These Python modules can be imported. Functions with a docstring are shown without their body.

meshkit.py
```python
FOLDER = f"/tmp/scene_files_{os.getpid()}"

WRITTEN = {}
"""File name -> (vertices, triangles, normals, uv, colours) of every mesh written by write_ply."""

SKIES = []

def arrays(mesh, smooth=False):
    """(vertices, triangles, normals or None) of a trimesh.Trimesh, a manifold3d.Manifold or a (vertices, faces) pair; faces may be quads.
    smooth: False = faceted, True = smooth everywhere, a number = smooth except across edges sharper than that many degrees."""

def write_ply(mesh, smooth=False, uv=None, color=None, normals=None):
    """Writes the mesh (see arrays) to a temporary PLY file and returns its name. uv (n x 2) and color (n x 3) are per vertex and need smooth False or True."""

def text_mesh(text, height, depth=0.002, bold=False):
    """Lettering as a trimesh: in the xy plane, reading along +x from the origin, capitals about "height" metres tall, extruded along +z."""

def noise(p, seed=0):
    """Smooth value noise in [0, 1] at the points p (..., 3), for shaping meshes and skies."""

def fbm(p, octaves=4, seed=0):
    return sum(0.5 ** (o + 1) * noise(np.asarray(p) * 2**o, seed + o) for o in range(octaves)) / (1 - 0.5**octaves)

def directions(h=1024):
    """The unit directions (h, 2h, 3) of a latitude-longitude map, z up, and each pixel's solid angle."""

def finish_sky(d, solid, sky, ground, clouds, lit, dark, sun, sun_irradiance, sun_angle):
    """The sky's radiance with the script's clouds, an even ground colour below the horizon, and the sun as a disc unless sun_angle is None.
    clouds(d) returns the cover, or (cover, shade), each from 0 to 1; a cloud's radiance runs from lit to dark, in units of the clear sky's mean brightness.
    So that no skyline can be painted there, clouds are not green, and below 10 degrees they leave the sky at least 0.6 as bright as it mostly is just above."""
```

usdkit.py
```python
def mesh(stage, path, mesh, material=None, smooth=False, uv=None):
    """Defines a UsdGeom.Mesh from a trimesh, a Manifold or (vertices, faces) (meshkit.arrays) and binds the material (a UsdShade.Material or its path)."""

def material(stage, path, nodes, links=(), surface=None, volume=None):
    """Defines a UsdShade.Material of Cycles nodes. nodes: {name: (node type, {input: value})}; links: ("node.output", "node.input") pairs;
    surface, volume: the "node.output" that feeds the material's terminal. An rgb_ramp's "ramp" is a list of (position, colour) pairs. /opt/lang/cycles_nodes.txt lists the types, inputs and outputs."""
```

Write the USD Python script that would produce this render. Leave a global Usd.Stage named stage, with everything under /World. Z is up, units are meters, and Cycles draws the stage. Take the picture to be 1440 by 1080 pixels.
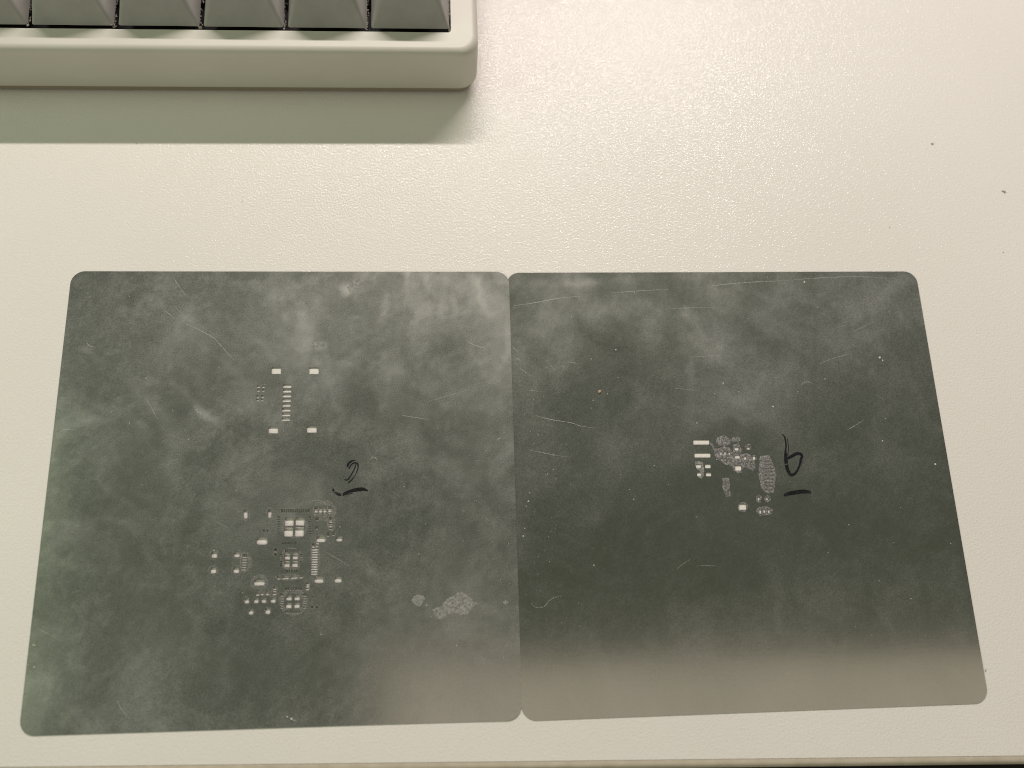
import math, random
import numpy as np, trimesh, shapely
from shapely.geometry import Polygon, LineString, Point, box
from shapely.ops import unary_union
from shapely import affinity
import usdkit, meshkit
from pxr import Usd, UsdGeom, UsdLux, UsdShade, Gf, Sdf, Vt

random.seed(7)
rng = np.random.default_rng(7)
MM = 0.001                                    # every shape below is written in millimetres
stage = Usd.Stage.CreateInMemory()
UsdGeom.SetStageUpAxis(stage, UsdGeom.Tokens.z)
UsdGeom.SetStageMetersPerUnit(stage, 1.0)
UsdGeom.Xform.Define(stage, '/World')
T = Sdf.ValueTypeNames

# ------------------------------------------------------------------ camera
YAW, TILT, ROLL, FPX, CAM_H = 0.2458201, 1.25932633, 0.22757031, 1370.47339, 211.160409
def cam_axes():
    fw = np.array([math.cos(TILT)*math.sin(YAW), math.cos(TILT)*math.cos(YAW), -math.sin(TILT)])
    rt = np.array([math.cos(YAW), -math.sin(YAW), 0]); up = np.cross(rt, fw)
    c, s = math.cos(ROLL), math.sin(ROLL)
    return c*rt + s*up, c*up - s*rt, fw
RT, UP, FW = cam_axes()
cam = UsdGeom.Camera.Define(stage, '/World/camera')
cam.CreateHorizontalApertureAttr(36.0); cam.CreateVerticalApertureAttr(27.0)
cam.CreateFocalLengthAttr(36.0*FPX/1440)
cam.CreateClippingRangeAttr(Gf.Vec2f(0.01, 50))
cam.CreateExposureAttr(0.20)
cam.CreateFStopAttr(12.0); cam.CreateFocusDistanceAttr(0.222)
m = Gf.Matrix4d(1)
for i, a in enumerate((RT, UP, -FW)): m.SetRow(i, Gf.Vec4d(*map(float, a), 0))
m.SetRow(3, Gf.Vec4d(0, 0, CAM_H*MM, 1))
cam.AddTransformOp().Set(m)
def at(px, py, z=0.0):
    """the point of the horizontal plane z (mm) that stands at this place of the photograph"""
    d = FW + (px-720)/FPX*RT - (py-540)/FPX*UP
    t = (z-CAM_H)/d[2]
    return np.array([0, 0, CAM_H]) + d*t

# ------------------------------------------------------------------ light
def rect_light(name, pos, aim, w, h, color, power, normalize=True):
    l = UsdLux.RectLight.Define(stage, '/World/'+name)
    l.CreateWidthAttr(w*MM); l.CreateHeightAttr(h*MM); l.CreateColorAttr(Gf.Vec3f(*color))
    l.CreateIntensityAttr(power); l.CreateNormalizeAttr(normalize)
    pos, aim = np.array(pos, float), np.array(aim, float)
    zax = pos-aim; zax /= np.linalg.norm(zax)
    xax = np.array([1.0, 0, 0]); xax -= zax*(xax@zax); xax /= np.linalg.norm(xax)
    yax = np.cross(zax, xax)
    mm = Gf.Matrix4d(1)
    for i, a in enumerate((xax, yax, zax)): mm.SetRow(i, Gf.Vec4d(*map(float, a), 0))
    mm.SetRow(3, Gf.Vec4d(*map(float, pos*MM), 1))
    l.AddTransformOp().Set(mm)
    return l
# long narrow desk lamp behind the keyboard
rect_light('desk_lamp', (58, 465, 420), (10, 110, 0), 390, 12, (1.0, 0.90, 0.89), 0.83)
# room's ceiling light, above the photographer: the plates mirror its rim along their front
rect_light('ceiling_lamp', (440, -330, 700), (440, -330, 0), 985, 700, (1.0, 0.81, 0.745), 0.31)
# soft room light from the photographer's side and from the left
rect_light('room_lamp', (-220, -430, 410), (-40, 20, 0), 520, 280, (0.99, 0.97, 0.82), 0.17)
rect_light('side_lamp', (-560, 60, 430), (0, 50, 0), 560, 420, (0.81, 1.0, 0.71), 0.30)
sky = UsdLux.DomeLight.Define(stage, '/World/room_light')
sky.CreateIntensityAttr(1.0)

def mat(name, nodes, links=(), surface='p.BSDF', volume=None):
    return usdkit.material(stage, '/World/Looks/'+name, nodes, links, surface=surface, volume=volume)
room = mat('room_dim', {'b': ('background_shader', {'color': (0.80, 0.90, 0.67), 'strength': 0.086})}, surface='b.background')
UsdShade.MaterialBindingAPI.Apply(sky.GetPrim()).Bind(room)

# ------------------------------------------------------------------ materials
POS = {'g': ('texture_coordinate', {})}
M = {}
M['desk'] = mat('desk_laminate', {**POS,
    'n1': ('noise_texture', {'scale': 2100.0, 'detail': 1.2, 'roughness': 0.5, 'distortion': 0.6}),
    'n2': ('noise_texture', {'scale': 14.0, 'detail': 3.0}),
    'cr': ('rgb_ramp', {'ramp': [(0.3, (0.73, 0.70, 0.635)), (0.7, (0.77, 0.74, 0.675))]}),
    'b': ('bump', {'strength': 1.0, 'distance': 0.0001}),
    'p': ('principled_bsdf', {'roughness': 0.13, 'specular_ior_level': 0.14})},
    [('g.object', 'n1.vector'), ('g.object', 'n2.vector'), ('n2.fac', 'cr.fac'), ('cr.color', 'p.base_color'), ('n1.fac', 'b.height'), ('b.normal', 'p.normal')])
M['edge'] = mat('desk_edge_band', {**POS, 'n': ('noise_texture', {'scale': 300.0, 'detail': 4.0}),
    'cr': ('rgb_ramp', {'ramp': [(0.3, (0.50, 0.44, 0.33)), (0.7, (0.60, 0.53, 0.42))]}),
    'p': ('principled_bsdf', {'roughness': 0.5})}, [('g.object', 'n.vector'), ('n.fac', 'cr.fac'), ('cr.color', 'p.base_color')])
M['floor'] = mat('dark_floor', {**POS, 'n': ('noise_texture', {'scale': 9.0, 'detail': 5.0}),
    'cr': ('rgb_ramp', {'ramp': [(0.3, (0.012, 0.009, 0.007)), (0.7, (0.03, 0.022, 0.017))]}),
    'p': ('principled_bsdf', {'roughness': 0.7})}, [('g.object', 'n.vector'), ('n.fac', 'cr.fac'), ('cr.color', 'p.base_color')])
M['case'] = mat('case_plastic', {**POS, 'n': ('noise_texture', {'scale': 2600.0, 'detail': 2.0}), 'n2': ('noise_texture', {'scale': 40.0, 'detail': 4.0}),
    'cr': ('rgb_ramp', {'ramp': [(0.3, (0.565, 0.545, 0.465)), (0.7, (0.60, 0.58, 0.495))]}),
    'b': ('bump', {'strength': 0.15, 'distance': 0.00002}),
    'p': ('principled_bsdf', {'roughness': 0.48})},
    [('g.object', 'n.vector'), ('g.object', 'n2.vector'), ('n2.fac', 'cr.fac'), ('cr.color', 'p.base_color'), ('n.fac', 'b.height'), ('b.normal', 'p.normal')])
M['tray'] = mat('tray_plastic_brown', {'p': ('principled_bsdf', {'base_color': (0.30, 0.255, 0.185), 'roughness': 0.6})})
M['case_dark'] = mat('switch_plate_dark', {'p': ('principled_bsdf', {'base_color': (0.025, 0.022, 0.02), 'roughness': 0.6})})
M['cap'] = mat('keycap_grey', {**POS, 'n': ('noise_texture', {'scale': 4200.0, 'detail': 3.0}), 'n2': ('noise_texture', {'scale': 130.0, 'detail': 5.0, 'roughness': 0.65}),
    'cr': ('rgb_ramp', {'ramp': [(0.3, (0.33, 0.32, 0.29)), (0.7, (0.40, 0.39, 0.355))]}),
    'b': ('bump', {'strength': 0.35, 'distance': 0.00004}),
    'p': ('principled_bsdf', {'roughness': 0.55})},
    [('g.object', 'n.vector'), ('g.object', 'n2.vector'), ('n2.fac', 'cr.fac'), ('cr.color', 'p.base_color'), ('n.fac', 'b.height'), ('b.normal', 'p.normal')])
M['lint'] = mat('lint_dust', {'p': ('principled_bsdf', {'base_color': (0.36, 0.33, 0.28), 'roughness': 0.95})})

def plate_mat(name, prints):
    nodes = {**POS,
        'sm': ('attribute', {'attribute': 'smear'}),
        'fp': ('attribute', {'attribute': 'fingers'}),
        'gr': ('noise_texture', {'scale': 3600.0, 'detail': 3.0, 'roughness': 0.7}),
        'mp': ('mapping', {'mapping_type': 'point', 'scale': (160.0, 1500.0, 1.0)}),
        'br': ('noise_texture', {'scale': 1.0, 'detail': 3.0}),
        'cl': ('noise_texture', {'scale': 45.0, 'detail': 6.0, 'roughness': 0.62, 'distortion': 0.8}),
        # dust: grey film whose cover follows the smears
        'grm': ('map_range', {'from_min': 0.32, 'from_max': 0.68, 'to_min': 0.45, 'to_max': 1.55}),
        'dm': ('math', {'math_type': 'multiply'}),
        'wsum': ('math', {'math_type': 'multiply_add', 'value3': 0.0}),
        'add': ('math', {'math_type': 'add', 'use_clamp': True}),
        'rough': ('map_range', {'from_min': 0.0, 'from_max': 0.6, 'to_min': 0.08, 'to_max': 0.36}),
        'bump': ('bump', {'strength': 0.05, 'distance': 0.00002}),
        'mc': ('rgb_ramp', {'ramp': [(0.3, (0.43, 0.445, 0.355)), (0.7, (0.49, 0.50, 0.415))]}),
        'metal': ('principled_bsdf', {'metallic': 1.0}),
        'dust': ('principled_bsdf', {'base_color': (0.40, 0.40, 0.385), 'roughness': 0.85, 'specular_ior_level': 0.2}),
        'mix': ('mix_closure', {})}
    links = [('g.object', 'gr.vector'), ('g.object', 'mp.vector'), ('mp.vector', 'br.vector'), ('g.object', 'cl.vector'),
        ('gr.fac', 'grm.value'), ('sm.fac', 'dm.value1'), ('grm.result', 'dm.value2'),
        ('fp.fac', 'wsum.value1'), ('dm.value', 'add.value1'), ('wsum.value', 'add.value2'),
        ('sm.fac', 'rough.value'), ('rough.result', 'metal.roughness'), ('br.fac', 'bump.height'), ('bump.normal', 'metal.normal'),
        ('cl.fac', 'mc.fac'), ('mc.color', 'metal.base_color'),
        ('metal.BSDF', 'mix.closure1'), ('dust.BSDF', 'mix.closure2'), ('add.value', 'mix.fac')]
    # finger-print ridges: rings round each print's own core
    prev = None
    for i, (x, y) in enumerate(prints):
        nodes[f'm{i}'] = ('mapping', {'mapping_type': 'point', 'location': (-x*MM, -y*MM, 0.0)})
        nodes[f'w{i}'] = ('wave_texture', {'wave_type': 'rings', 'rings_direction': 'z', 'scale': 560.0, 'distortion': 5.0, 'detail': 1.0, 'detail_scale': 0.35})
        nodes[f'l{i}'] = ('math', {'math_type': 'less_than', 'value2': 0.011})
        links += [('g.object', f'm{i}.vector'), (f'm{i}.vector', f'w{i}.vector')]
        if prev is None: prev = f'w{i}.fac'
        else:
            nodes[f'x{i}'] = ('math', {'math_type': 'maximum'})
            links += [(prev, f'x{i}.value1'), (f'w{i}.fac', f'x{i}.value2')]
            prev = f'x{i}.value'
        nodes.pop(f'l{i}')
    links.append((prev, 'wsum.value2'))
    return mat(name, nodes, links, surface='mix.BSDF' if False else 'mix.closure')
M['underside'] = mat('stencil_underside', {'p': ('principled_bsdf', {'base_color': (0.03, 0.03, 0.026), 'roughness': 0.7})})
M['ink'] = mat('marker_ink', {**POS, 'n': ('noise_texture', {'scale': 2500.0, 'detail': 3.0}),
    'cr': ('rgb_ramp', {'ramp': [(0.35, (0.004, 0.004, 0.005)), (0.75, (0.016, 0.016, 0.018))]}),
    'p': ('principled_bsdf', {'roughness': 0.6, 'specular_ior_level': 0.15})}, [('g.object', 'n.vector'), ('n.fac', 'cr.fac'), ('cr.color', 'p.base_color')])
M['ink_worn'] = mat('marker_ink_worn', {**POS, 'n': ('noise_texture', {'scale': 2500.0, 'detail': 3.0}),
    'cr': ('rgb_ramp', {'ramp': [(0.35, (0.02, 0.02, 0.02)), (0.7, (0.10, 0.10, 0.09))]}),
    'p': ('principled_bsdf', {'roughness': 0.5})}, [('g.object', 'n.vector'), ('n.fac', 'cr.fac'), ('cr.color', 'p.base_color')])
M['flux'] = mat('flux_residue_grey', {**POS, 'n': ('noise_texture', {'scale': 2800.0, 'detail': 4.0, 'roughness': 0.7}),
    'cr': ('rgb_ramp', {'ramp': [(0.38, (0.07, 0.07, 0.065)), (0.62, (0.30, 0.295, 0.275))]}),
    'b': ('bump', {'strength': 0.8, 'distance': 0.0001}),
    'p': ('principled_bsdf', {'roughness': 0.45, 'metallic': 0.25})},
    [('g.object', 'n.vector'), ('n.fac', 'cr.fac'), ('cr.color', 'p.base_color'), ('n.fac', 'b.height'), ('b.normal', 'p.normal')])
M['flux_halo'] = mat('flux_halo_thin', {**POS, 'n': ('noise_texture', {'scale': 2600.0, 'detail': 4.0, 'roughness': 0.7}),
    'cr': ('rgb_ramp', {'ramp': [(0.36, (0.085, 0.087, 0.075)), (0.66, (0.23, 0.23, 0.20))]}),
    'p': ('principled_bsdf', {'roughness': 0.6})}, [('g.object', 'n.vector'), ('n.fac', 'cr.fac'), ('cr.color', 'p.base_color')])
M['flux_pale'] = mat('flux_residue_pale', {**POS, 'n': ('noise_texture', {'scale': 2200.0, 'detail': 4.0, 'roughness': 0.7}),
    'cr': ('rgb_ramp', {'ramp': [(0.36, (0.14, 0.14, 0.125)), (0.64, (0.33, 0.325, 0.29))]}),
    'p': ('principled_bsdf', {'roughness': 0.75})}, [('g.object', 'n.vector'), ('n.fac', 'cr.fac'), ('cr.color', 'p.base_color')])
M['scratch'] = mat('scratch_bright', {'p': ('principled_bsdf', {'base_color': (0.40, 0.39, 0.35), 'metallic': 0.3, 'roughness': 0.5})})
M['dust_white'] = mat('dust_white', {'p': ('principled_bsdf', {'base_color': (0.58, 0.565, 0.52), 'roughness': 0.8})})
M['orange'] = mat('crumb_orange', {'p': ('principled_bsdf', {'base_color': (0.55, 0.36, 0.24), 'roughness': 0.6})})
M['speck'] = mat('speck_grey', {**POS, 'n': ('noise_texture', {'scale': 3000.0, 'detail': 3.0}),
    'cr': ('rgb_ramp', {'ramp': [(0.3, (0.16, 0.155, 0.135)), (0.7, (0.40, 0.38, 0.33))]}),
    'p': ('principled_bsdf', {'roughness': 0.9})}, [('g.object', 'n.vector'), ('n.fac', 'cr.fac'), ('cr.color', 'p.base_color')])

# ------------------------------------------------------------------ helpers
used = {}
def numbered(parent, name):
    k = used.get((parent, name), -1) + 1; used[(parent, name)] = k
    return f'{parent}/{name}' + (f'_{k:03d}' if k else '')
def tag(p, **kw):
    for k, v in kw.items():
        if v: p.SetCustomDataByKey(k, v)
    return p
def thing(name, label, category, loc=(0, 0, 0), rotz=0.0, group=None):
    x = UsdGeom.Xform.Define(stage, numbered('/World', name))
    x.AddTranslateOp().Set(Gf.Vec3d(*[float(c)*MM for c in loc])); x.AddRotateZOp().Set(math.degrees(rotz))
    return tag(x.GetPrim(), label=label, category=category, group=group)
def obj(name, mesh, material, parent=None, smooth=False, **kw):
    par = str(parent.GetPath()) if parent else '/World'
    v, f, n = meshkit.arrays(mesh, smooth)
    m_ = UsdGeom.Mesh.Define(stage, numbered(par, name))
    m_.CreatePointsAttr(Vt.Vec3fArray.FromNumpy((v*MM).astype(np.float32)))
    m_.CreateFaceVertexCountsAttr(Vt.IntArray.FromNumpy(np.full(len(f), 3, np.int32)))
    m_.CreateFaceVertexIndicesAttr(Vt.IntArray.FromNumpy(f.astype(np.int32).ravel()))
    m_.CreateSubdivisionSchemeAttr('none')
    if n is not None:
        m_.CreateNormalsAttr(Vt.Vec3fArray.FromNumpy(n.astype(np.float32))); m_.SetNormalsInterpolation('vertex')
    UsdShade.MaterialBindingAPI.Apply(m_.GetPrim()).Bind(material)
    return tag(m_.GetPrim(), **kw)
def loft(rings, cap=(True, True)):
    """closed rings (k x n x 3) joined one to the next"""
    k, n = len(rings), len(rings[0]); v = np.concatenate(rings); f = []
    for i in range(k-1):
        for j in range(n):
            a, b = i*n+j, i*n+(j+1) % n
            f += [(a, b, b+n), (a, b+n, a+n)]
    if cap[0]:
        c = len(v); v = np.vstack([v, np.mean(rings[0], 0)])
        f += [(c, (j+1) % n, j) for j in range(n)]
    if cap[1]:
        c = len(v); v = np.vstack([v, np.mean(rings[-1], 0)])
        f += [(c, (k-1)*n+j, (k-1)*n+(j+1) % n) for j in range(n)]
    return v, np.array(f)
def rrect(w, d, r, n=6, cx=0, cy=0):
    """rounded rectangle, counter-clockwise, always 4*(n+1) points"""
    out = []
    for q, (sx, sy) in enumerate(((1, -1), (1, 1), (-1, 1), (-1, -1))):
        for i in range(n+1):
            a = -math.pi/2 + q*math.pi/2 + i/n*math.pi/2
            out.append((cx+sx*(w/2-r)+r*math.cos(a), cy+sy*(d/2-r)+r*math.sin(a)))
    return np.array(out)
def at_z(p, z): return np.c_[p, np.full(len(p), float(z))]

# ------------------------------------------------------------------ desk and floor
e0, e1 = at(0, 1078.6), at(1440, 1062.6)
DESK_A = math.atan2(e1[1]-e0[1], e1[0]-e0[0])                                         # the front edge runs a little askew
desk_o = (e0+e1)/2
desk = thing('desk', 'cream white laminate desk with fine pebbled grain and a beige edge band along the front', 'desk', desk_o, DESK_A)
L_, D_ = 1300., 700.
obj('desktop', trimesh.creation.box(bounds=[(-L_/2, 0.0, -25), (L_/2, D_, 0.0)]), M['desk'], desk)
prof = [(0.0 - 0.06, -25), (-0.06, -0.10), (-0.15, 0.0), (-0.5, -0.03)] + [(-0.5-1.25*math.sin(a), -1.28+1.25*math.cos(a)) for a in np.linspace(0.12, math.pi/2, 9)] + [(-1.75, -25)]
sec = np.array(prof); ring = []
for x in (-L_/2, L_/2): ring.append(np.c_[np.full(len(sec), x), sec])
obj('edge_band', loft(ring), M['edge'], desk, smooth=40)
fl = obj('floor', trimesh.creation.box(bounds=[(-3000, -3000, -760), (3000, 3000, -740)]), M['floor'], kind='structure')

# ------------------------------------------------------------------ keyboard
KA = 0.0115
kx, ky = 9.9, 140.9                                      # front right corner of the case
kb = thing('keyboard', 'cream plastic keyboard with grey sculpted keycaps standing behind the metal plates', 'keyboard', (kx, ky, 0), KA)
W, D, HT = 316., 112., 17.8
cx, cy = -W/2, D/2
CB = 3.3
def ring_out(off, z, r): return at_z(rrect(W-2*off, D-2*off, r, 8, cx, cy), z)
outer = [ring_out(1.3, CB, 3.4), ring_out(0.35, CB+0.25, 4.2), ring_out(0.0, CB+0.9, 4.6), ring_out(0.0, 8.0, 4.6), ring_out(0.12, 14.8, 4.5)]
for a in np.linspace(0.15, 1, 7)*math.pi/2:
    outer.append(ring_out(0.15+1.7*(1-math.cos(a)), 15.7+(HT-15.7)*math.sin(a), 4.5-1.2*(1-math.cos(a))))
FRONT, SIDE = 5.9, 6.55                                  # rim widths
iw, idp = W-2*SIDE, D-2*FRONT
def ring_in(grow, z, r): return at_z(rrect(iw+2*grow, idp+2*grow, r, 8, cx, cy), z)
inner = [ring_in(0.22, HT, 0.9), ring_in(0.07, HT-0.07, 0.75), ring_in(0.0, HT-0.25, 0.7), ring_in(0.0, 9.0, 0.7)]
obj('case', loft(outer+inner, (True, True)), M['case'], kb, smooth=35)
obj('switch_plate', trimesh.creation.box(bounds=[(cx-iw/2+.3, cy-idp/2+.3, 9.05), (cx+iw/2-.3, cy+idp/2-.3, 10.2)]), M['case_dark'], kb)
obj('bottom_tray', loft([at_z(rrect(W-2*o, D-2*o, 3.6, 8, cx, cy), z) for o, z in ((1.5, 0.7), (1.15, 1.0), (1.0, 1.5), (1.0, CB+.4))]), M['tray'], kb, smooth=40)
for sx in (-1, 1):
    for sy in (-1, 1):
        obj('rubber_foot', loft([at_z(rrect(18, 7, 2.5, 5, cx+sx*(W/2-22), cy+sy*(D/2-11)), z) for z in (0.0, 0.9)]), M['case_dark'], kb)
def keycap_mesh(h=9.5):
    rings = []
    base_w, base_d, top_w, top_d = 18.1, 18.1, 12.2, 12.6
    n = 7
    for i, t in enumerate(np.linspace(0, 1, n)):
        tt = t**0.93
        w = base_w+(top_w-base_w)*tt; d = base_d+(top_d-base_d)*tt
        sh = 1.35*tt                                   # the top leans back from the front face
        rings.append(at_z(rrect(w, d, 0.55+0.9*t, 4, 0, sh), -0.2+(h+0.2)*t))
    rings.append(at_z(rrect(top_w-.5, top_d-.5, 1.3, 4, 0, 1.35), h+0.18))
    rings.append(at_z(rrect(top_w-1.6, top_d-1.6, 1.0, 4, 0, 1.35), h+0.10))
    rings.append(at_z(rrect(top_w-6, top_d-6, 0.8, 4, 0, 1.35), h-0.25))
    return loft(rings)
P = 19.08
cap = keycap_mesh()
proto = None
x_first = -SIDE - 0.35 - 18.1/2
for row in range(2):
    for col in range(8):
        v, f = cap
        lx, ly = x_first - col*P + (0 if row == 0 else -0.25*P), FRONT + 0.9 + 18.1/2 + row*P
        jit = rng.normal(0, 0.05, 2)
        vv = v.copy(); vv[:, 0] += lx+jit[0]; vv[:, 1] += ly+jit[1]*.5
        c_ = obj('keycap', (vv + [0, 0, HT+0.1], f), M['cap'], kb, smooth=38)
# fluff and crumbs lodged between the caps
lv = []
for col in range(0, 7):
    gx = -SIDE-0.35 + 0.25 - col*P - (0.25 if col else 0.2)
    for k in range(46):
        a = trimesh.creation.icosphere(0, radius=0.07+0.12*rng.random())
        a.apply_scale([1, 0.7+rng.random(), 0.7]); a.apply_translation([gx+rng.normal(0, .22), FRONT+0.5+rng.random()**1.5*9, HT-0.4+rng.random()*0.8-0.3])
        lv.append(a)
obj('lint', trimesh.util.concatenate(lv), M['lint'], kb, kind='stuff')

# ------------------------------------------------------------------ metal stencil plates
class Plate:
    def __init__(s, centre, rot, bow, bow_c, seed):
        s.c, s.r, s.bow, s.bc, s.seed = np.array(centre, float), rot, bow, bow_c, seed
        s.T = 0.13; s.lift = 0.0
    def loc(s, px, py):                                    # photograph -> plate millimetres (top face)
        z = 0.0
        for _ in range(2):
            w = at(px, py, z)[:2]-s.c
            c, sn = math.cos(-s.r), math.sin(-s.r)
            q = np.array([c*w[0]-sn*w[1], sn*w[0]+c*w[1]])
            z = float(s.top(q[0], q[1]))
        return q
    def base(s, x, y):
        x, y = np.asarray(x, float), np.asarray(y, float)
        g = np.clip(1-(x/50)**2, 0, 1)*np.clip(1-(y/50)**2, 0, 1)
        e = np.exp(-(((x-s.bc[0])/34)**2+((y-s.bc[1])/30)**2))
        return 0.03+s.bow*g*(0.25+0.75*e)+s.lift*np.exp(-(50-x)/10)
    def top(s, x, y): return s.base(x, y)+s.T
    def poly(s, pts): return Polygon([s.loc(*p) for p in pts])
def rect_px(pl, x0, y0, x1, y1, r=0.12):
    g = pl.poly([(x0, y0), (x1, y0), (x1, y1), (x0, y1)])
    mr = g.minimum_rotated_rectangle.exterior.coords; r = min(r, 0.35*min(math.dist(mr[0], mr[1]), math.dist(mr[1], mr[2])))
    return g.buffer(-r).buffer(r, quad_segs=2)
def crop(x0, y0, s): return lambda *b: tuple((x0 if i % 2 == 0 else y0)+c/s for i, c in enumerate(b))

LP = Plate((-33.45, 43.59), 0.0, 0.44, (2, -12), 3)
LP.lift = 0.17                                           # its seam edge lies on the other plate
RP = Plate((66.22, 43.64), 0.0055, 0.05, (0, 0), 5)

# --- apertures
LH, RH = [], []
c2, c3, c5, c6 = crop(330, 480, 4.696), crop(280, 690, 5.686), crop(380, 700, 10.8), crop(340, 790, 10.286)
def L(b, r=0.12): LH.append(rect_px(LP, *b, r))
for b in ((244, 173, 306, 216), (492, 173, 555, 216), (224, 563, 287, 607), (477, 559, 542, 603)): L(c2(*b))
for k in range(8):
    x = 322-9*k/7; y = 298+218*k/7
    L(c2(x-2, y-13, x+54, y+9))
for x, y in ((158, 300), (190, 300), (158, 325), (190, 325), (155, 365), (186, 365), (153, 388), (183, 388)): L(c2(x-9, y-10, x+9, y+7))
L(c3(356, 150, 388, 223), .3); L(c3(552, 148, 580, 217), .3)
for x in (517, 546): L(c3(x-6, 312, x+6, 325))
L(c3(460, 372, 546, 430), .35)
for b in ((222, 300, 356, 424), (386, 298, 520, 420), (212, 455, 346, 587), (378, 450, 511, 585)): L(c5(*b))
for k in range(13): L(c5(168+33.3*k, 172, 188+33.3*k, 222))
for k in range(8): L(c5(106, 284+37*k, 146, 298+37*k)); L(c5(582, 284+37*k, 618, 298+37*k))
for k in range(7): L(c5(182+32*k, 676, 198+32*k, 700))
for x, y in ((700, 160), (770, 160), (830, 158), (905, 157), (697, 222), (765, 220), (832, 222), (905, 217), (715, 322), (712, 452), (920, 315), (917, 385), (917, 455), (882, 560), (962, 552)):
    L(c5(x-25, y-27, x+25, y+27))
L(c3(938, 362, 1011, 411), .3); L(c3(1096, 362, 1146, 405), .3); L(c3(922, 690, 994, 736), .3); L(c3(1083, 688, 1141, 734), .3)
for k in range(12):
    y = 769.6+3.46*k; x = 443.1-1.1*k/11
    LH.append(rect_px(LP, x-4.8, y-1.5, x+4.5, y+1.05, .08))
L((438.6, 764.2, 442.4, 767)); L((444.3, 763.3, 448.2, 766))
for b in ((222, 850, 302, 936), (342, 848, 422, 933), (212, 965, 297, 1051), (335, 962, 421, 1051)): L(c5(*b))
for k in range(7): L(c5(227+31*k, 776, 247+31*k, 826))
for y in (862, 900, 940, 968, 1000, 1030): L(c5(147, y-8, 183, y+7)); L(c5(455, y-8, 488, y+7))
for x in (655, 690, 728, 765, 798): L(c6(x-8, 104, x+8, 146))
for x, y in ((80, 785), (80, 853)): L(c5(x-18, y-18, x+18, y+18))
for x, y in ((533, 228), (610, 225), (660, 220), (735, 218), (783, 215), (862, 212), (958, 315), (952, 382), (478, 380), (475, 455), (372, 455), (298, 458), (232, 463)): L(c6(x-25, y-28, x+25, y+28))
L(c6(178, 258, 332, 341), .2)
for b in ((42, 525, 107, 600), (178, 522, 242, 597), (287, 520, 352, 592), (420, 515, 489, 590), (103, 685, 167, 760), (342, 672, 414, 752)): L(c6(*b), .2)
for b in ((645, 484, 724, 557), (762, 482, 842, 555), (640, 594, 720, 672), (760, 592, 837, 670)): L(c6(*b))
for x in (640, 680, 712, 745, 785, 820, 857): L(c6(x-9, 370, x+9, 425))
for y in (470, 505, 540, 575, 610, 645, 680): L(c6(556, y-9, 608, y+9)); L(c6(884, y-9, 934, y+9))
for x in (628, 662, 700, 738, 772, 805, 838): L(c6(x-10, 702, x+10, 748))
L(c6(1005, 637, 1036, 668)); L(c6(1075, 642, 1100, 668))
for b in ((100, 488, 145, 537), (92, 613, 137, 660), (278, 488, 326, 531), (274, 612, 321, 659)): L(c3(*b), .25)
for k in range(7): L(c3(346-1.6*k, 508+20.2*k, 386-1.6*k, 519+20.2*k))
cr = crop(960, 590, 7.2)
def R(b, r=0.12): RH.append(rect_px(RP, *b, r))
for b in ((108, 205, 271, 253), (120, 338, 282, 384)): R(cr(*b), .15)
for b in ((135, 452, 187, 490), (226, 452, 284, 492), (145, 537, 189, 572), (235, 537, 290, 574), (526, 280, 567, 312), (528, 362, 580, 394), (532, 465, 594, 517), (653, 277, 680, 304),
          (622, 372, 645, 407), (710, 368, 737, 407), (572, 856, 643, 914)): R(cr(*b), .15)
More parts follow.
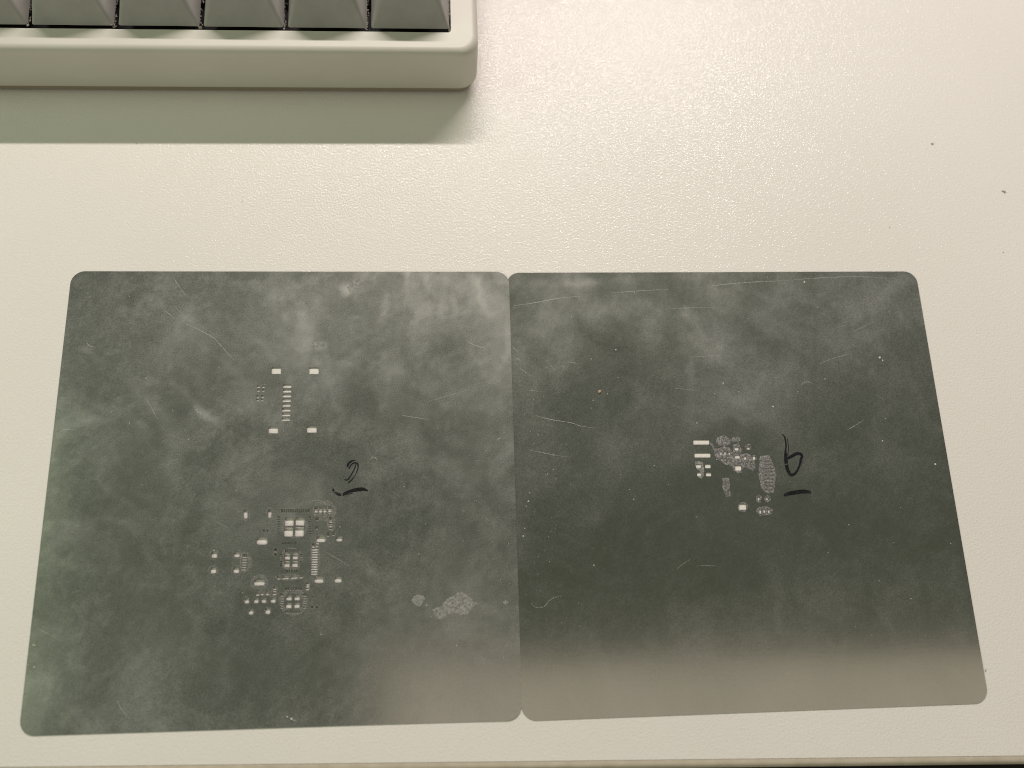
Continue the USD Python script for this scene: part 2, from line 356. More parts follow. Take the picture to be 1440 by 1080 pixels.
for b in ((380, 323, 397, 362), (422, 323, 439, 362), (466, 327, 482, 356), (761, 786, 780, 818), (845, 788, 864, 815), (777, 913, 797, 952), (818, 910, 837, 944), (864, 912, 882, 947)): R(cr(*b), .1)
for x, y in ((345, 400), (397, 397), (430, 400), (437, 435), (482, 432), (605, 440), (650, 443), (700, 440), (785, 965)): R(cr(x-9, y-8, x+9, y+8))
for k in range(9): R(cr(830, 420+36*k, 912, 430+36*k))

# --- soft smears: (px, py, rx, ry, angle, amount)
def field(pl, X, Y, blobs, amp):
    """how much dust lies where on the plate, 0..1"""
    W_ = 0.0
    p = np.stack([X, Y, np.zeros_like(X)], -1)
    wx, wy = 16*(meshkit.fbm(p/12.0, 5, pl.seed)-.5), 16*(meshkit.fbm(p/12.0, 5, pl.seed+9)-.5)
    q = np.stack([X+wx, Y+wy, np.zeros_like(X)], -1)
    n1 = meshkit.fbm(q*[1/26., 1/17., 1], 6, pl.seed+1)
    n2 = meshkit.fbm(q*[1/6., 1/8., 1], 5, pl.seed+2)
    out = amp[0] + amp[1]*np.clip((n1-.42)*2.6, 0, 1)*(0.55+.9*(n2-.2)) + amp[2]*np.clip((n2-.5)*3, 0, 1)
    n3 = meshkit.fbm(np.stack([X/7.+.25*wy, Y/5.+.25*wx, np.zeros_like(X)], -1), 6, pl.seed+60)
    n4 = meshkit.fbm(np.stack([X/1.1, Y/1.1, np.zeros_like(X)], -1), 3, pl.seed+61)
    torn = np.clip((n3-.56)*22, 0, 1)-.6*np.clip((.40-n3)*16, 0, 1)   # torn edges of old wipes
    out = out + amp[2]*((.38 if pl is LP else .22)*torn*(.3+1.4*n4) + .9*(n4-.5))
    for ang, sd in ((35, 3), (-28, 4), (78, 5)):            # wiped streaks
        a = math.radians(ang); u, v_ = math.cos(a)*X+math.sin(a)*Y+wx*.2, -math.sin(a)*X+math.cos(a)*Y+wy*.35
        st = meshkit.fbm(np.stack([u/16., v_/1.6, np.zeros_like(X)], -1), 4, pl.seed+20+sd)
        wh = meshkit.fbm(np.stack([X/14., Y/14., np.zeros_like(X)], -1), 3, pl.seed+40+sd)
        out = out + amp[2]*0.4*np.clip((st-.5)*3.2, -.35, 1)*np.clip((wh-.47)*6, 0, 1)
    for (px, py, rx, ry, ang, k) in blobs:
        c = pl.loc(px, py); a = math.radians(ang)
        dx, dy = X+wx*.45-c[0], Y+wy*.45-c[1]
        u, v_ = (math.cos(a)*dx+math.sin(a)*dy)/rx, (-math.sin(a)*dx+math.cos(a)*dy)/ry
        out = out + (k*.9 if k > 0 else k)*np.exp(-(u*u+v_*v_)**1.3)*(0.3+1.1*np.clip(n2-.15, 0, 1))
    return out
LB = [(600, 420, 20, 9, 0, .10), (450, 430, 14, 8, 10, .06), (700, 450, 5, 22, 0, .10), (690, 520, 6, 18, 5, .10), (650, 560, 12, 7, 15, .06), (560, 640, 9, 6, 20, .07), (520, 480, 10, 7, 0, .07),
      (250, 455, 9, 4, -40, .07), (215, 470, 14, 8, -30, .05), (225, 575, 2.2, 9, 35, .10), (250, 650, 3, 9, 30, .10), (330, 650, 14, 3.5, 35, .08), (410, 700, 10, 4.5, 20, .12), (115, 598, 4.5, 1.6, 10, .12), (128, 488, 1.5, 1.2, 0, .14),
      (447, 485, 2.2, 1.0, 10, .22), (285, 580, 1.0, 2.4, 38, .28), (498, 402, 2.2, 1.2, 35, .2), (145, 395, 5, 1.8, 0, .08), (330, 735, 8, 5, 0, .06), (300, 850, 12, 9, 20, .035), (150, 950, 22, 10, 0, .05), (240, 990, 6, 3, 35, .06), (210, 990, 1.2, 5, 30, .06),
      (640, 868, 6, 5, 0, .10), (458, 728, 4.2, 4.4, 0, .13), (415, 770, 9, 13, 0, .035), (490, 655, 6, 5, 0, -.04), (495, 535, 3.2, 3.2, 0, -.06), (500, 520, .9, 4.5, 8, .05), (535, 545, .8, 8, 12, .07), (560, 500, 4, 3, 0, -.05), (160, 700, 8, 6, 0, -.05), (80, 560, 3, 9, 0, .05),
      (410, 780, 26, 10, 10, -.02), (620, 600, 9, 4, 0, -.05), (355, 470, 10, 4, 30, .05), (385, 530, 10, 9, 0, .03)]
RB = [(790, 420, 12, 7, 0, .08), (770, 480, 10, 10, -25, .09), (880, 470, 20, 9, 10, .05), (830, 470, 12, 2.2, -32, -.06), (1030, 430, 25, 4, 4, .06), (1190, 450, 20, 6, 14, .11), (1170, 520, 12, 7, 20, .09), (1060, 550, 10, 6, 30, .08), (960, 600, 18, 9, 10, .05), (740, 580, 5, 22, 0, .07),
      (735, 700, 3, 16, 0, .10), (730, 760, 2, 7, 0, .10), (1250, 400, 16, 2, -6, .06), (1230, 420, 9, 2.4, 22, .06), (900, 640, 14, 6, 0, .03), (800, 640, 12, 8, 0, .03), (1010, 520, 9, 6, 0, .05), (830, 395, 30, 1.0, 5, .05),
      (1240, 560, 8, 10, 0, .015), (1250, 640, 4, 4, 0, .02), (1290, 740, 2, 4, 0, .03), (1260, 820, 12, 6, 0, .015)]
LF = [(455, 420, 5.5, 6.5), (585, 468, 5, 5.5), (420, 460, 5, 5), (265, 480, 6, 5), (455, 545, 6, 5), (350, 560, 4.5, 5), (105, 745, 4, 3.4)]
RF = [(1020, 480, 6, 5), (1085, 440, 5, 6), (905, 410, 5, 5)]
LM = plate_mat('stencil_steel_left', [tuple(LP.loc(px+20, py+10)) for px, py, *_ in LF])
RM = plate_mat('stencil_steel_right', [tuple(RP.loc(px+20, py+10)) for px, py, *_ in RF])

def top_amount(pl, X, Y):                                  # dust thins out toward the front of the plates
    a = 0.80 if pl is LP else 0.50
    return a+(1-a)/(1+np.exp(-(Y-8)/11.0))

def build_plate(pl, holes, material, root, blobs, amp, prints):
    out = Polygon(rrect(100, 100, 3.1, 10))
    face = out.difference(unary_union(holes))
    step = 0.5; n = 200
    g = -50+step*np.arange(n+1)
    cells = [shapely.box(g[i], g[j], g[i+1], g[j+1]) for j in range(n) for i in range(n)]
    arr = np.array(cells); shapely.prepare(face)
    whole = shapely.contains_properly(face, arr) | shapely.covers(face, arr)
    hit = shapely.intersects(face, arr) & ~whole
    V, F = [], []
    idx = {}
    def vid(x, y):
        k = (round(x*1e4), round(y*1e4))
        if k not in idx: idx[k] = len(V); V.append((x, y))
        return idx[k]
    for t in np.nonzero(whole)[0]:
        j, i = divmod(int(t), n)
        a, b, c, d = vid(g[i], g[j]), vid(g[i+1], g[j]), vid(g[i+1], g[j+1]), vid(g[i], g[j+1])
        F += [(a, b, c), (a, c, d)]
    for t in np.nonzero(hit)[0]:
        piece = face.intersection(arr[t])
        for q in getattr(piece, 'geoms', [piece]):
            if q.geom_type != 'Polygon' or q.area < 1e-7: continue
            tv, tf = trimesh.creation.triangulate_polygon(q, engine='earcut')
            for tri in tf:
                p3 = tv[tri]
                if np.cross(p3[1]-p3[0], p3[2]-p3[0]) < 0: tri = tri[::-1]
                ids = [vid(*tv[k]) for k in tri]
                if len(set(ids)) == 3: F.append(tuple(ids))
    V = np.array(V); F = np.array(F)
    X, Y = V[:, 0], V[:, 1]
    zt, zb = pl.top(X, Y), pl.base(X, Y)
    N = len(V)
    e = 0.05
    nx = -(pl.top(X+e, Y)-pl.top(X-e, Y))/(2*e); ny = -(pl.top(X, Y+e)-pl.top(X, Y-e))/(2*e)
    nt = np.c_[nx, ny, np.ones(N)]; nt /= np.linalg.norm(nt, axis=1)[:, None]
    vs = [np.c_[V, zt], np.c_[V, zb]]; ns = [nt, -nt]; fs = [F, F[:, ::-1]+N]
    k = 2*N; SV, SN, SF = [], [], []
    polys = getattr(face, 'geoms', [face])
    for q in polys:
        for rg in [q.exterior, *q.interiors]:
            co = np.array(rg.coords)[:, :2]
            seg = []
            for a, b in zip(co[:-1], co[1:]):
                m_ = max(1, int(np.linalg.norm(b-a)/1.0)); seg += [a+(b-a)*i/m_ for i in range(m_)]
            seg.append(co[-1]); co = np.array(seg)
            for a, b in zip(co[:-1], co[1:]):
                d = b-a
                if np.linalg.norm(d) < 1e-9: continue
                nn = np.array([d[1], -d[0], 0])/np.linalg.norm(d)
                if rg is q.exterior and not q.exterior.is_ccw: nn = -nn
                if rg is not q.exterior and rg.is_ccw: nn = -nn
                za, zb_ = float(pl.top(*a)), float(pl.top(*b)); ba, bb = float(pl.base(*a)), float(pl.base(*b))
                SV += [(*a, ba), (*b, bb), (*b, zb_), (*a, za)]; SN += [nn]*4
                SF += [(k, k+1, k+2), (k, k+2, k+3)]; k += 4
    under_v, under_f = np.vstack([vs[1], SV]), np.vstack([F[:, ::-1], np.array(SF)-N])
    v, nrm, f = vs[0], nt, F
    sm = field(pl, v[:, 0], v[:, 1], blobs, amp)*top_amount(pl, v[:, 0], v[:, 1])
    edge = np.minimum(50-np.abs(v[:, 0]), 50-np.abs(v[:, 1]))
    sm = np.clip(sm, 0, 0.8)
    fp = np.zeros(len(v))
    for (px, py, rx, ry) in prints:
        c = pl.loc(px, py)
        fp = np.maximum(fp, 0.085*np.exp(-((((v[:, 0]-c[0])/rx)**2+((v[:, 1]-c[1])/ry)**2)**2)))
    path = numbered(str(root.GetPath()), 'stencil_sheet')
    m_ = UsdGeom.Mesh.Define(stage, path)
    m_.CreatePointsAttr(Vt.Vec3fArray.FromNumpy((v*MM).astype(np.float32)))
    m_.CreateFaceVertexCountsAttr(Vt.IntArray.FromNumpy(np.full(len(f), 3, np.int32)))
    m_.CreateFaceVertexIndicesAttr(Vt.IntArray.FromNumpy(f.astype(np.int32).ravel()))
    m_.CreateSubdivisionSchemeAttr('none')
    m_.CreateNormalsAttr(Vt.Vec3fArray.FromNumpy(nrm.astype(np.float32))); m_.SetNormalsInterpolation('vertex')
    api = UsdGeom.PrimvarsAPI(m_)
    api.CreatePrimvar('smear', T.FloatArray, 'vertex').Set(Vt.FloatArray.FromNumpy(sm.astype(np.float32)))
    api.CreatePrimvar('fingers', T.FloatArray, 'vertex').Set(Vt.FloatArray.FromNumpy(fp.astype(np.float32)))
    UsdShade.MaterialBindingAPI.Apply(m_.GetPrim()).Bind(material)
    obj('sheet_underside', (under_v, under_f), M['underside'], root)
    return m_.GetPrim()

left = thing('stencil_plate', 'square grey steel stencil sheet with many cut-out pads, smeared with dust, left of the seam', 'stencil plate', (*LP.c, 0), LP.r)
right = thing('stencil_plate', 'square grey steel stencil sheet with one small cluster of cut-outs, right of the seam', 'stencil plate', (*RP.c, 0), RP.r)
build_plate(LP, LH, LM, left, LB, (0.20, 0.10, 0.08), LF)
build_plate(RP, RH, RM, right, RB, (0.145, 0.10, 0.055), RF)

# --- films lying on the plates
def film(pl, poly, name, material, root, lift=0.012, rough=0.0, step=0.22, holes=None, seed=0, **kw):
    """a thin film over a polygon of the plate; rough > 0 makes it granular"""
    if holes is not None: poly = poly.difference(unary_union(holes).buffer(0.03))
    poly = poly.buffer(0)
    V, F, idx = [], [], {}
    def vid(x, y):
        k = (round(x*1e4), round(y*1e4))
        if k not in idx: idx[k] = len(V); V.append((x, y))
        return idx[k]
    def tri(q):
        tv, tf = trimesh.creation.triangulate_polygon(q, engine='earcut')
        for t in tf:
            p3 = tv[t]
            if np.cross(p3[1]-p3[0], p3[2]-p3[0]) < 0: t = t[::-1]
            F.append([vid(*tv[k]) for k in t])
    if rough:
        x0, y0, x1, y1 = poly.bounds
        for gx in np.arange(x0, x1, step):
            for gy in np.arange(y0, y1, step):
                q = poly.intersection(shapely.box(gx, gy, gx+step, gy+step))
                for r_ in getattr(q, 'geoms', [q]):
                    if r_.geom_type == 'Polygon' and r_.area > 1e-6: tri(r_)
    else:
        for q in getattr(poly, 'geoms', [poly]):
            if q.geom_type == 'Polygon' and q.area > 1e-6: tri(q)
    if not F: return None
    V = np.array(V); z = pl.top(V[:, 0], V[:, 1])+lift
    if rough:
        b = shapely.distance(poly.boundary, shapely.points(V))
        z = z + rough*np.clip(b/0.3, 0.15, 1)*meshkit.fbm(np.c_[V/0.35, np.zeros(len(V))], 3, seed)
    return obj(name, (np.c_[V, z], np.array(F)), material, root, smooth=True if rough else False, **kw)
def strip(pl, pts, widths):
    """a pen or scratch stroke of changing width through points of the photograph"""
    P_ = np.array([pl.loc(*p) for p in pts]); w = np.interp(np.linspace(0, 1, 60), np.linspace(0, 1, len(widths)), widths)
    t = np.r_[0, np.cumsum(np.linalg.norm(np.diff(P_, axis=0), axis=1))]; t /= t[-1]
    from scipy.interpolate import PchipInterpolator
    u = np.linspace(0, 1, 60); C = np.c_[PchipInterpolator(t, P_[:, 0])(u), PchipInterpolator(t, P_[:, 1])(u)]
    return unary_union([LineString([C[i], C[i+1]]).buffer(max((w[i]+w[i+1])/4, .02), quad_segs=4) for i in range(59)])
def nibble(poly, amount, size, seed):
    """ragged, worn outline"""
    x0, y0, x1, y1 = poly.bounds; r_ = random.Random(seed); bites = []
    for _ in range(int(amount*(x1-x0+.5)*(y1-y0+.5)/size**2*0.25)):
        bites.append(Point(r_.uniform(x0, x1), r_.uniform(y0, y1)).buffer(size*r_.uniform(.25, .6), quad_segs=2))
    return poly.difference(unary_union(bites)) if bites else poly

cg = crop(470, 640, 18.0); ch = crop(1090, 600, 10.8)
def pts(c, *a): return [c(*p) for p in a]
S = 0.185                                                # millimetres to one pixel hereabouts
def ink(pl, root, name, polys, material=None, **kw):
    for poly in polys: film(pl, poly, name, material or M['ink'], root, lift=0.02, **kw)
la = strip(LP, pts(cg, (338, 285), (365, 215), (420, 165), (480, 140), (545, 138)), [2.0*S, 2.9*S, 2.6*S, 1.6*S, .5*S])
lb = strip(LP, pts(cg, (375, 335), (405, 285), (455, 225), (530, 195), (585, 215), (606, 270), (598, 340), (565, 430), (510, 540), (435, 635), (365, 692)), [1.7*S, 1.5*S, 1.6*S, 1.8*S, 1.6*S, 1.4*S, 1.0*S, .5*S, 1.2*S, 1.6*S, 1.7*S])
lc = strip(LP, pts(cg, (548, 245), (515, 340), (440, 480), (370, 590), (325, 630), (272, 626)), [1.2*S, 1.5*S, 1.5*S, 1.4*S, 1.6*S, 1.6*S])
ink(LP, left, 'handwritten_numeral', [unary_union([la, lb, lc])], label='black marker numeral with broken double strokes')
lu = unary_union([strip(LP, pts(cg, (235, 965), (330, 935), (450, 900), (600, 872), (720, 862), (800, 885), (835, 898)), [1.2*S, 3.0*S, 3.8*S, 4.4*S, 4.8*S, 3.8*S, 1.8*S]),
                  nibble(strip(LP, pts(cg, (-34, 862), (-20, 905), (30, 945), (90, 985), (180, 1005), (250, 1000), (340, 985), (480, 960)), [2.6*S, 2.8*S, 3.2*S, 3.4*S, 2.6*S, 1.8*S, 1.2*S, .7*S]), 1.6, .22, 4)])
ink(LP, left, 'handwritten_underline', [lu], label='black marker underline fraying at its left end')
ra = unary_union([strip(RP, pts(ch, (112, 120), (148, 165), (163, 250), (162, 350)), [1.3*S, 1.9*S, 2.0*S, 1.8*S]),
                  strip(RP, pts(ch, (188, 180), (200, 290), (190, 440)), [.7*S, 1.0*S, 1.0*S]),
                  strip(RP, pts(ch, (158, 360), (160, 440), (168, 540), (182, 625), (208, 695), (250, 735), (295, 718), (345, 650), (375, 575), (392, 500), (408, 450), (392, 418), (340, 408), (270, 440), (195, 480), (160, 495)),
                        [2.2*S, 3.6*S, 4.6*S, 4.6*S, 4.4*S, 4.0*S, 3.4*S, 2.8*S, 2.4*S, 2.4*S, 3.0*S, 3.6*S, 3.8*S, 4.0*S, 3.6*S, 2.4*S])])
ink(RP, right, 'handwritten_numeral', [ra.difference(strip(RP, pts(ch, (150, 575), (215, 560)), [1.3*S, 1.0*S]))], label='black marker numeral with a closed loop')
ink(RP, right, 'faded_ink', [strip(RP, pts(ch, (412, 455), (408, 520), (392, 590)), [3.2*S, 4.2*S, 2.6*S]).difference(ra)], M['ink_worn'])
ink(RP, right, 'handwritten_underline', [nibble(strip(RP, pts(ch, (152, 1040), (220, 1015), (320, 998), (430, 985), (528, 996)), [3.6*S, 5.0*S, 5.0*S, 5.2*S, 3.4*S]), .25, .2, 8)])

def lump(pl, c, p, jag=0.12, seed=0):
    g = pl.poly(pts(c, *p)); b = g.buffer(0).segmentize(0.3)
    co = np.array(b.exterior.coords); cen = np.array(b.centroid.coords[0])
    n_ = meshkit.fbm(np.c_[co/0.5, np.zeros(len(co))], 3, seed)-.5
    d = co-cen; d /= np.maximum(np.linalg.norm(d, axis=1)[:, None], 1e-6)
    return Polygon(co+d*(n_*4*jag)[:, None]).buffer(0)
fl1 = lump(RP, cr, [(335, 215), (345, 180), (420, 155), (470, 180), (490, 215), (480, 250), (420, 268), (360, 258)], .14, 1)
fl2 = lump(RP, cr, [(490, 190), (530, 172), (585, 180), (588, 215), (555, 228), (500, 225)], .1, 2)
fl3 = lump(RP, cr, [(268, 225), (300, 240), (345, 300), (420, 270), (480, 290), (520, 340), (600, 355), (650, 340), (690, 360), (735, 440), (735, 490), (715, 520), (665, 500), (615, 480), (600, 530), (560, 545), (515, 520), (500, 475), (430, 455), (370, 420), (325, 370), (320, 320)], .12, 3)
fl4 = lump(RP, cr, [(505, 260), (560, 240), (600, 300), (580, 345), (510, 330)], .1, 4)
fl5 = lump(RP, cr, [(622, 275), (650, 240), (690, 245), (697, 300), (650, 312)], .1, 5)
fl6 = lump(RP, cr, [(695, 370), (735, 355), (750, 400), (715, 418)], .08, 6)
for i, g in enumerate((fl1, fl2, unary_union([fl3, fl4]), fl5, fl6)):
    film(RP, nibble(g, .35, .16, i), 'flux_residue', M['flux'], right, lift=.01, rough=.10, holes=RH, seed=20+i)
film(RP, lump(RP, cr, [(780, 372), (835, 362), (880, 366), (918, 450), (945, 560), (935, 680), (920, 745), (840, 745), (790, 680), (768, 560)], .1, 7), 'flux_residue', M['flux'], right, lift=.01, rough=.12, holes=RH, seed=31)
film(RP, nibble(lump(RP, cr, [(400, 595), (470, 590), (482, 680), (485, 775), (440, 788), (405, 700)], .1, 8), .5, .16, 3), 'flux_residue', M['flux'], right, lift=.01, rough=.1, seed=32)
film(RP, nibble(lump(RP, cr, [(128, 430), (165, 420), (205, 440), (215, 520), (215, 565), (190, 600), (150, 580), (175, 520), (130, 490)], .1, 9), .5, .14, 5), 'flux_residue', M['flux_pale'], right, lift=.01, rough=.06, holes=RH, seed=33)
for i, (x, y, rx, ry) in enumerate(((772, 800, 32, 42), (858, 802, 36, 34), (828, 925, 85, 46), (608, 885, 52, 52))):
    film(RP, nibble(lump(RP, cr, [(x+rx*math.cos(a), y+ry*math.sin(a)) for a in np.linspace(0, 6.28, 16)[:-1]], .06, 40+i), .8, .14, 60+i), 'flux_residue', M['flux'], right, lift=.01, rough=.05, holes=RH, seed=40+i)
ID = lambda *b: b
ca = crop(560, 820, 8.0)
film(LP, lump(LP, ca, [(150, 185), (175, 145), (225, 128), (285, 140), (305, 170), (280, 210), (255, 250), (220, 268), (190, 240), (155, 215)], .06, 11), 'flux_residue', M['flux_pale'], left, rough=.05, seed=51, label='round pale flux spot')
film(LP, nibble(lump(LP, ca, [(385, 300), (440, 275), (500, 260), (520, 200), (560, 170), (610, 150), (650, 115), (700, 98), (740, 115), (790, 150), (850, 200), (900, 225), (870, 255), (820, 300), (780, 355), (700, 360), (640, 330), (560, 350), (520, 390), (470, 410), (420, 380), (400, 340)], .16, 12), .55, .3, 9), 'flux_residue', M['flux_pale'], left, rough=.06, seed=52, label='ragged pale flux smear')
film(LP, nibble(lump(LP, ca, [(1180, 205), (1215, 195), (1245, 215), (1225, 240), (1190, 235)], .08, 13), .3, .2, 2), 'flux_residue', M['flux_pale'], left, rough=.04, seed=53)
film(LP, lump(LP, ID, [(488, 404), (497, 396), (508, 391), (512, 396), (511, 404), (500, 407), (492, 411)], .1, 14), 'flux_residue', M['flux_pale'], left, rough=.03, seed=54)
film(LP, nibble(lump(LP, ID, [(436, 484), (444, 480), (456, 482), (460, 488), (448, 488), (438, 489)], .12, 15), .5, .22, 3), 'flux_residue', M['flux_pale'], left, rough=.04, seed=55)
film(LP, nibble(lump(LP, ID, [(271, 569), (278, 574), (290, 585), (295, 593), (288, 590), (278, 583)], .1, 16), .5, .2, 3), 'flux_residue', M['flux_pale'], left, rough=.04, seed=56)
# thin dried rims round the lower apertures
def rim(c, p, w=.13, seed=0, arc=None):
    g = lump(LP, c, p, .05, seed); b = g.exterior
    if arc: b = LineString([b.interpolate(t, normalized=True) for t in np.linspace(*arc, 40)])
    film(LP, nibble(b.buffer(w/2), 2.6, .15, seed).difference(unary_union(LH)), 'dried_rim', M['flux_pale'], left, lift=.012)
def oval(x, y, rx, ry): return [(x+rx*math.cos(a), y+ry*math.sin(a)) for a in np.linspace(0, 2*math.pi, 22)[:-1]]
for i, (c, o) in enumerate(((c3, oval(372, 188, 30, 48)), (c3, oval(566, 182, 27, 46)), (c3, oval(122, 513, 36, 40)), (c3, oval(115, 637, 36, 38)), (c3, oval(302, 510, 36, 36)), (c3, oval(298, 636, 40, 40)),
        (c6, oval(255, 300, 120, 105)), (c3, oval(366, 570, 34, 78)), (c5, oval(80, 785, 34, 34)), (c5, oval(80, 853, 36, 34)), (c6, oval(690, 222, 205, 40)), (c6, oval(745, 580, 190, 190)), (c5, oval(680, 905, 62, 230)),
        (c5, oval(320, 930, 170, 170)), (c5, oval(370, 440, 190, 165)), (c5, oval(820, 190, 170, 150)), (c5, oval(930, 390, 55, 110)), (c5, oval(885, 560, 28, 28)), (c5, oval(962, 552, 28, 28)), (c6, oval(75, 560, 42, 50)), (c6, oval(210, 558, 42, 52)), (c6, oval(320, 555, 44, 48)), (c6, oval(455, 550, 44, 52)),
        (c6, oval(135, 722, 46, 52)), (c6, oval(380, 712, 46, 56)), (c6, oval(1118, 262, 76, 46)), (c5, oval(770, 620, 84, 48)), (c6, oval(478, 390, 44, 44)), (c6, oval(1020, 652, 32, 32)))):
    rim(c, o, .11, 70+i)

# granular halos round the pad groups
for i, (c, x, y, rx, ry, k) in enumerate(((c6, 745, 580, 215, 205, .62), (c5, 320, 930, 175, 170, .66), (c5, 370, 440, 205, 175, .78), (c5, 830, 200, 175, 165, .0), (c5, 690, 900, 72, 235, .2), (c6, 690, 222, 210, 44, .0), (c6, 255, 290, 118, 105, .5), (c3, 372, 568, 52, 84, .0), (c6, 370, 458, 160, 45, .0), (c5, 925, 390, 60, 115, .0))):
    g = lump(LP, c, oval(x, y, rx, ry), .12, 90+i)
    if k: g = g.difference(affinity.scale(g, k, k))
    film(LP, nibble(g, 2.6, .2, 90+i), 'flux_halo', M['flux_halo'], left, lift=.008, rough=.03, step=.3, holes=LH, seed=90+i)
# --- scratches, each a stroke of its own
def scratch(pl, root, p, w):
    film(pl, nibble(strip(pl, p, [w*.3, w*.8, w*.7, w*.3]), 1.2, .16, int(p[0][0])), 'scratch', M['scratch'], root, lift=.008)
for p, w in ((((753, 584), (775, 590), (805, 595), (820, 600), (835, 601)), .14), (((742, 632), (770, 638), (800, 643)), .10), (((1190, 605), (1203, 598), (1215, 590)), .15), (((1153, 511), (1172, 504), (1197, 497)), .11), (((1199, 467), (1215, 459), (1230, 452)), .09), (((1170, 463), (1190, 457)), .07),
             (((747, 848), (754, 854), (762, 854), (776, 842), (790, 838)), .11), (((973, 502), (990, 501), (1015, 499)), .10), (((945, 434), (970, 433), (1005, 432)), .09), (((980, 796), (995, 795.5), (1008, 796)), .09), (((952, 800), (962, 792), (970, 787)), .07), (((722, 489), (728, 494)), .14), (((723, 502), (732, 507)), .14), (((798, 509), (812, 511)), .12), (((768, 507), (782, 522)), .08), (((730, 517), (745, 528)), .10), (((740, 548), (762, 551)), .09),
             (((722, 430), (750, 426), (790, 419), (815, 417)), .13), (((860, 412), (900, 409), (940, 407)), .10), (((1000, 402), (1040, 398), (1100, 395)), .15), (((1100, 395), (1150, 391), (1200, 389), (1265, 393)), .11), (((1127, 543), (1130, 538), (1136, 537), (1144, 540)), .17), (((1230, 555), (1243, 562)), .05), (((950, 546), (980, 549)), .08)):
    scratch(RP, right, p, w)
for p, w in ((((566, 584), (590, 588), (603, 590)), .13), (((600, 566), (625, 558), (660, 548)), .10), (((301, 731), (312, 738), (322, 743)), .08), (((262, 455), (278, 463), (300, 475), (316, 492), (330, 507)), .16), (((243, 388), (252, 403), (262, 416)), .15), (((245, 430), (262, 447)), .10), (((456, 775), (470, 783), (492, 797)), .08), (((53, 884), (65, 890), (78, 896)), .11), (((205, 560), (212, 572), (222, 590)), .12), (((165, 983), (170, 996), (184, 1010)), .13), (((545, 532), (549, 535)), .18),
             (((122, 482), (128, 487), (134, 488)), .22), (((230, 436), (240, 443), (247, 450)), .14), (((655, 478), (672, 487), (685, 490)), .14), (((697, 620), (704, 615)), .24), (((154, 580), (161, 577)), .2), (((520, 645), (526, 643), (530, 647)), .22), (((82, 610), (92, 604), (104, 604)), .2), (((430, 706), (445, 704), (468, 712)), .08), (((360, 545), (375, 540)), .05)):
    scratch(LP, left, p, w)
# --- dents and specks
def specks(pl, root, spots, n, seed):
    r_ = np.random.default_rng(seed); out = []
    def one(x, y, s):
        a = trimesh.creation.icosphere(0, radius=s); a.apply_scale([1, r_.uniform(.5, 1.3), .5]); a.apply_transform(trimesh.transformations.rotation_matrix(r_.uniform(0, 6), [0, 0, 1]))
        a.apply_translation([x, y, float(pl.top(x, y))+s*.3]); out.append(a)
    for px, py, s in spots: one(*pl.loc(px, py), s*.8)
    for _ in range(n):
        x = r_.uniform(-49, 49); y = r_.uniform(-49, 49)
        if r_.random() < .72: y = 49-abs(r_.normal(0, 38))
        if y < -49: continue
        if shapely.contains_xy(unary_union(LH if pl is LP else RH).buffer(.3), x, y): continue
        one(x, y, float(np.clip(r_.exponential(.035)+.03, .03, .13)))
    for _ in range(150):                                    # sandy grains beside the seam
        x = (48.5-abs(r_.normal(0, 5))) if pl is LP else (-48.5+abs(r_.normal(0, 7))); y = r_.normal(12, 24)
        if abs(y) < 49: one(x, y, float(r_.uniform(.025, .075)))
    return out
LS = [(385, 477, .16), (182, 595, .15), (180, 603, .1), (478, 741, .15), (644, 671, .1), (598, 737, .13), (651, 761, .12), (589, 779, .14), (659, 788, .13), (642, 908, .15), (704, 848, .12), (166, 502, .13), (274, 695, .1), (264, 768, .12), (283, 813, .12), (47, 907, .22), (48, 938, .18), (40, 935, .15), (49, 908, .2), (484, 411, .2), (479, 408, .12), (568, 684, .14), (745, 693, .16), (410, 1011, .3), (404, 1008, .2), (414, 1013, .2), (301, 774.5, .2), (265, 618, .14), (243, 577, .13), (600, 851, .18)]
RS = [(892, 412, .13), (854, 554, .13), (834, 563, .16), (831, 574, .12), (866, 492, .2), (1017, 539, .2), (1039, 551, .16), (980, 595, .17), (1005, 554, .12), (874, 581, .11), (869, 531, .13), (778, 640, .14), (778, 660, .16), (873, 667, .13), (940, 681, .13), (979, 727, .12), (835, 795, .16), (1150, 432, .2), (1183, 431, .12), (1052, 448, .12), (1337, 764, .14), (1236, 817, .15), (1281, 842, .17), (1226, 893, .1), (743, 705, .22), (740, 712, .14), (738, 743, .14), (736, 754, .22), (1091, 531, .16), (1122, 551, .12), (1160, 533, .2), (1237, 503, .35), (1241, 507, .3), (1087, 572, .42), (1241, 620, .2), (1266, 714, .12), (1315, 653, .3), (1386, 942, .3), (1131, 397, .45)]
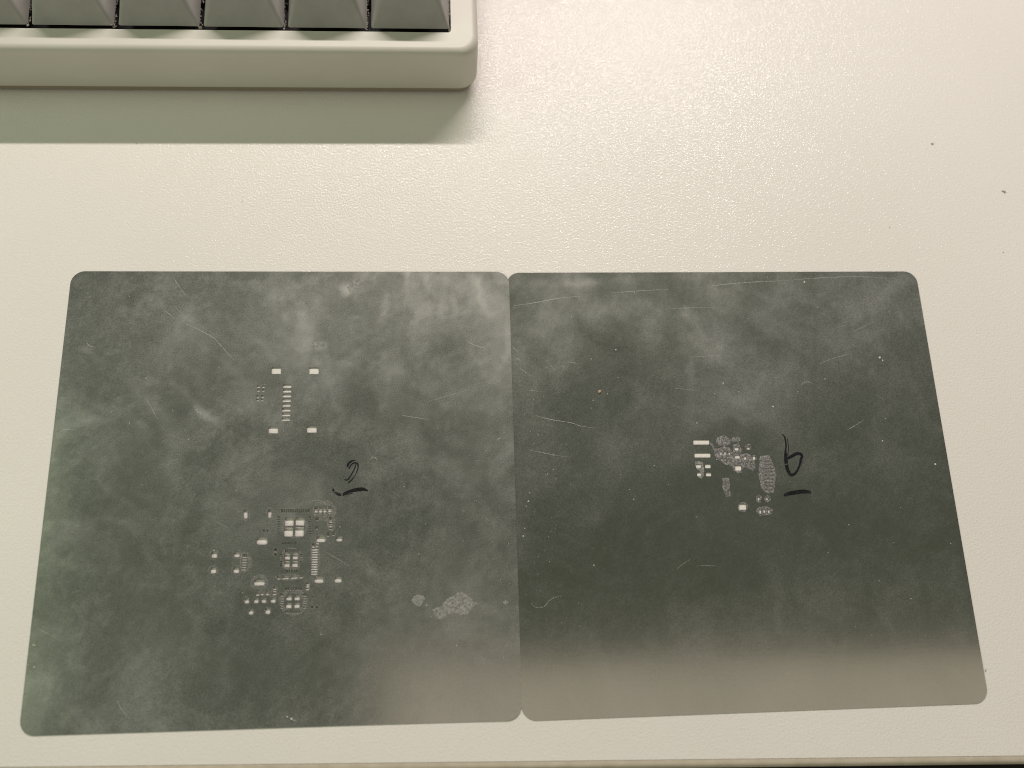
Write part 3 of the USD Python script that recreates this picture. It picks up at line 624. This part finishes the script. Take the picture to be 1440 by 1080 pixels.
obj('dust', trimesh.util.concatenate(specks(LP, left, LS, 70, 3)), M['dust_white'], left, kind='stuff')
obj('dust', trimesh.util.concatenate(specks(RP, right, RS, 50, 4)), M['dust_white'], right, kind='stuff')

# ------------------------------------------------------------------ loose bits
def crumb(name, px, py, size, material, label, cat, z=0.0, seed=0, flat=.5, n=1):
    w = at(px, py, z); r_ = np.random.default_rng(seed); parts = []
    for k in range(n):
        a = trimesh.creation.icosphere(2, radius=size)
        a.vertices *= (0.6+0.8*meshkit.fbm(a.vertices/size*1.3+seed*3.1+k, 3, seed+k))[:, None]
        a.apply_scale([1, r_.uniform(.7, 1), flat])
        a.apply_translation([r_.normal(0, size*.7)*(n > 1), r_.normal(0, size*.7)*(n > 1), 0])
        parts.append(a)
    a = trimesh.util.concatenate(parts); a.apply_translation([0, 0, -a.bounds[0][2]])
    o = obj(name, a, material, smooth=50, label=label, category=cat)
    UsdGeom.Xformable(o).AddTranslateOp().Set(Gf.Vec3d(*(w*MM)))
zR = float(RP.top(*RP.loc(843, 551)))
crumb('crumb', 843, 551, .36, M['orange'], 'tiny orange brown crumb lying on the right metal plate', 'crumb', zR, 1, .7)
crumb('speck', 1311, 202.5, .36, M['speck'], 'small square dark grey speck on the bare desk right of the bright glare', 'speck', 0, 2, .16)
crumb('speck', 1413, 269.5, .3, M['speck'], 'broken grey speck on the desk close to its right side', 'speck', 0, 3, .16, 3)
crumb('speck', 1251, 320, .14, M['speck'], 'pale small speck on the desk above the right plate corner', 'speck', 0, 4, .1)
crumb('speck', 1411, 355, .13, M['speck'], 'faint speck on the desk beyond the right plate top corner', 'speck', 0, 5, .1, 2)
crumb('speck', 192, 202, .12, M['speck'], 'tiny dark speck on the desk at the edge of the keyboard shadow', 'speck', 0, 6, .2)
crumb('speck', 341, 282.5, .12, M['speck'], 'hair thin dark speck on the desk between keyboard shadow and left plate', 'speck', 0, 7, .15, 2)
crumb('speck', 588, 162, .08, M['speck'], 'pale speck lying inside the keyboard shadow', 'speck', 0, 8, .3)
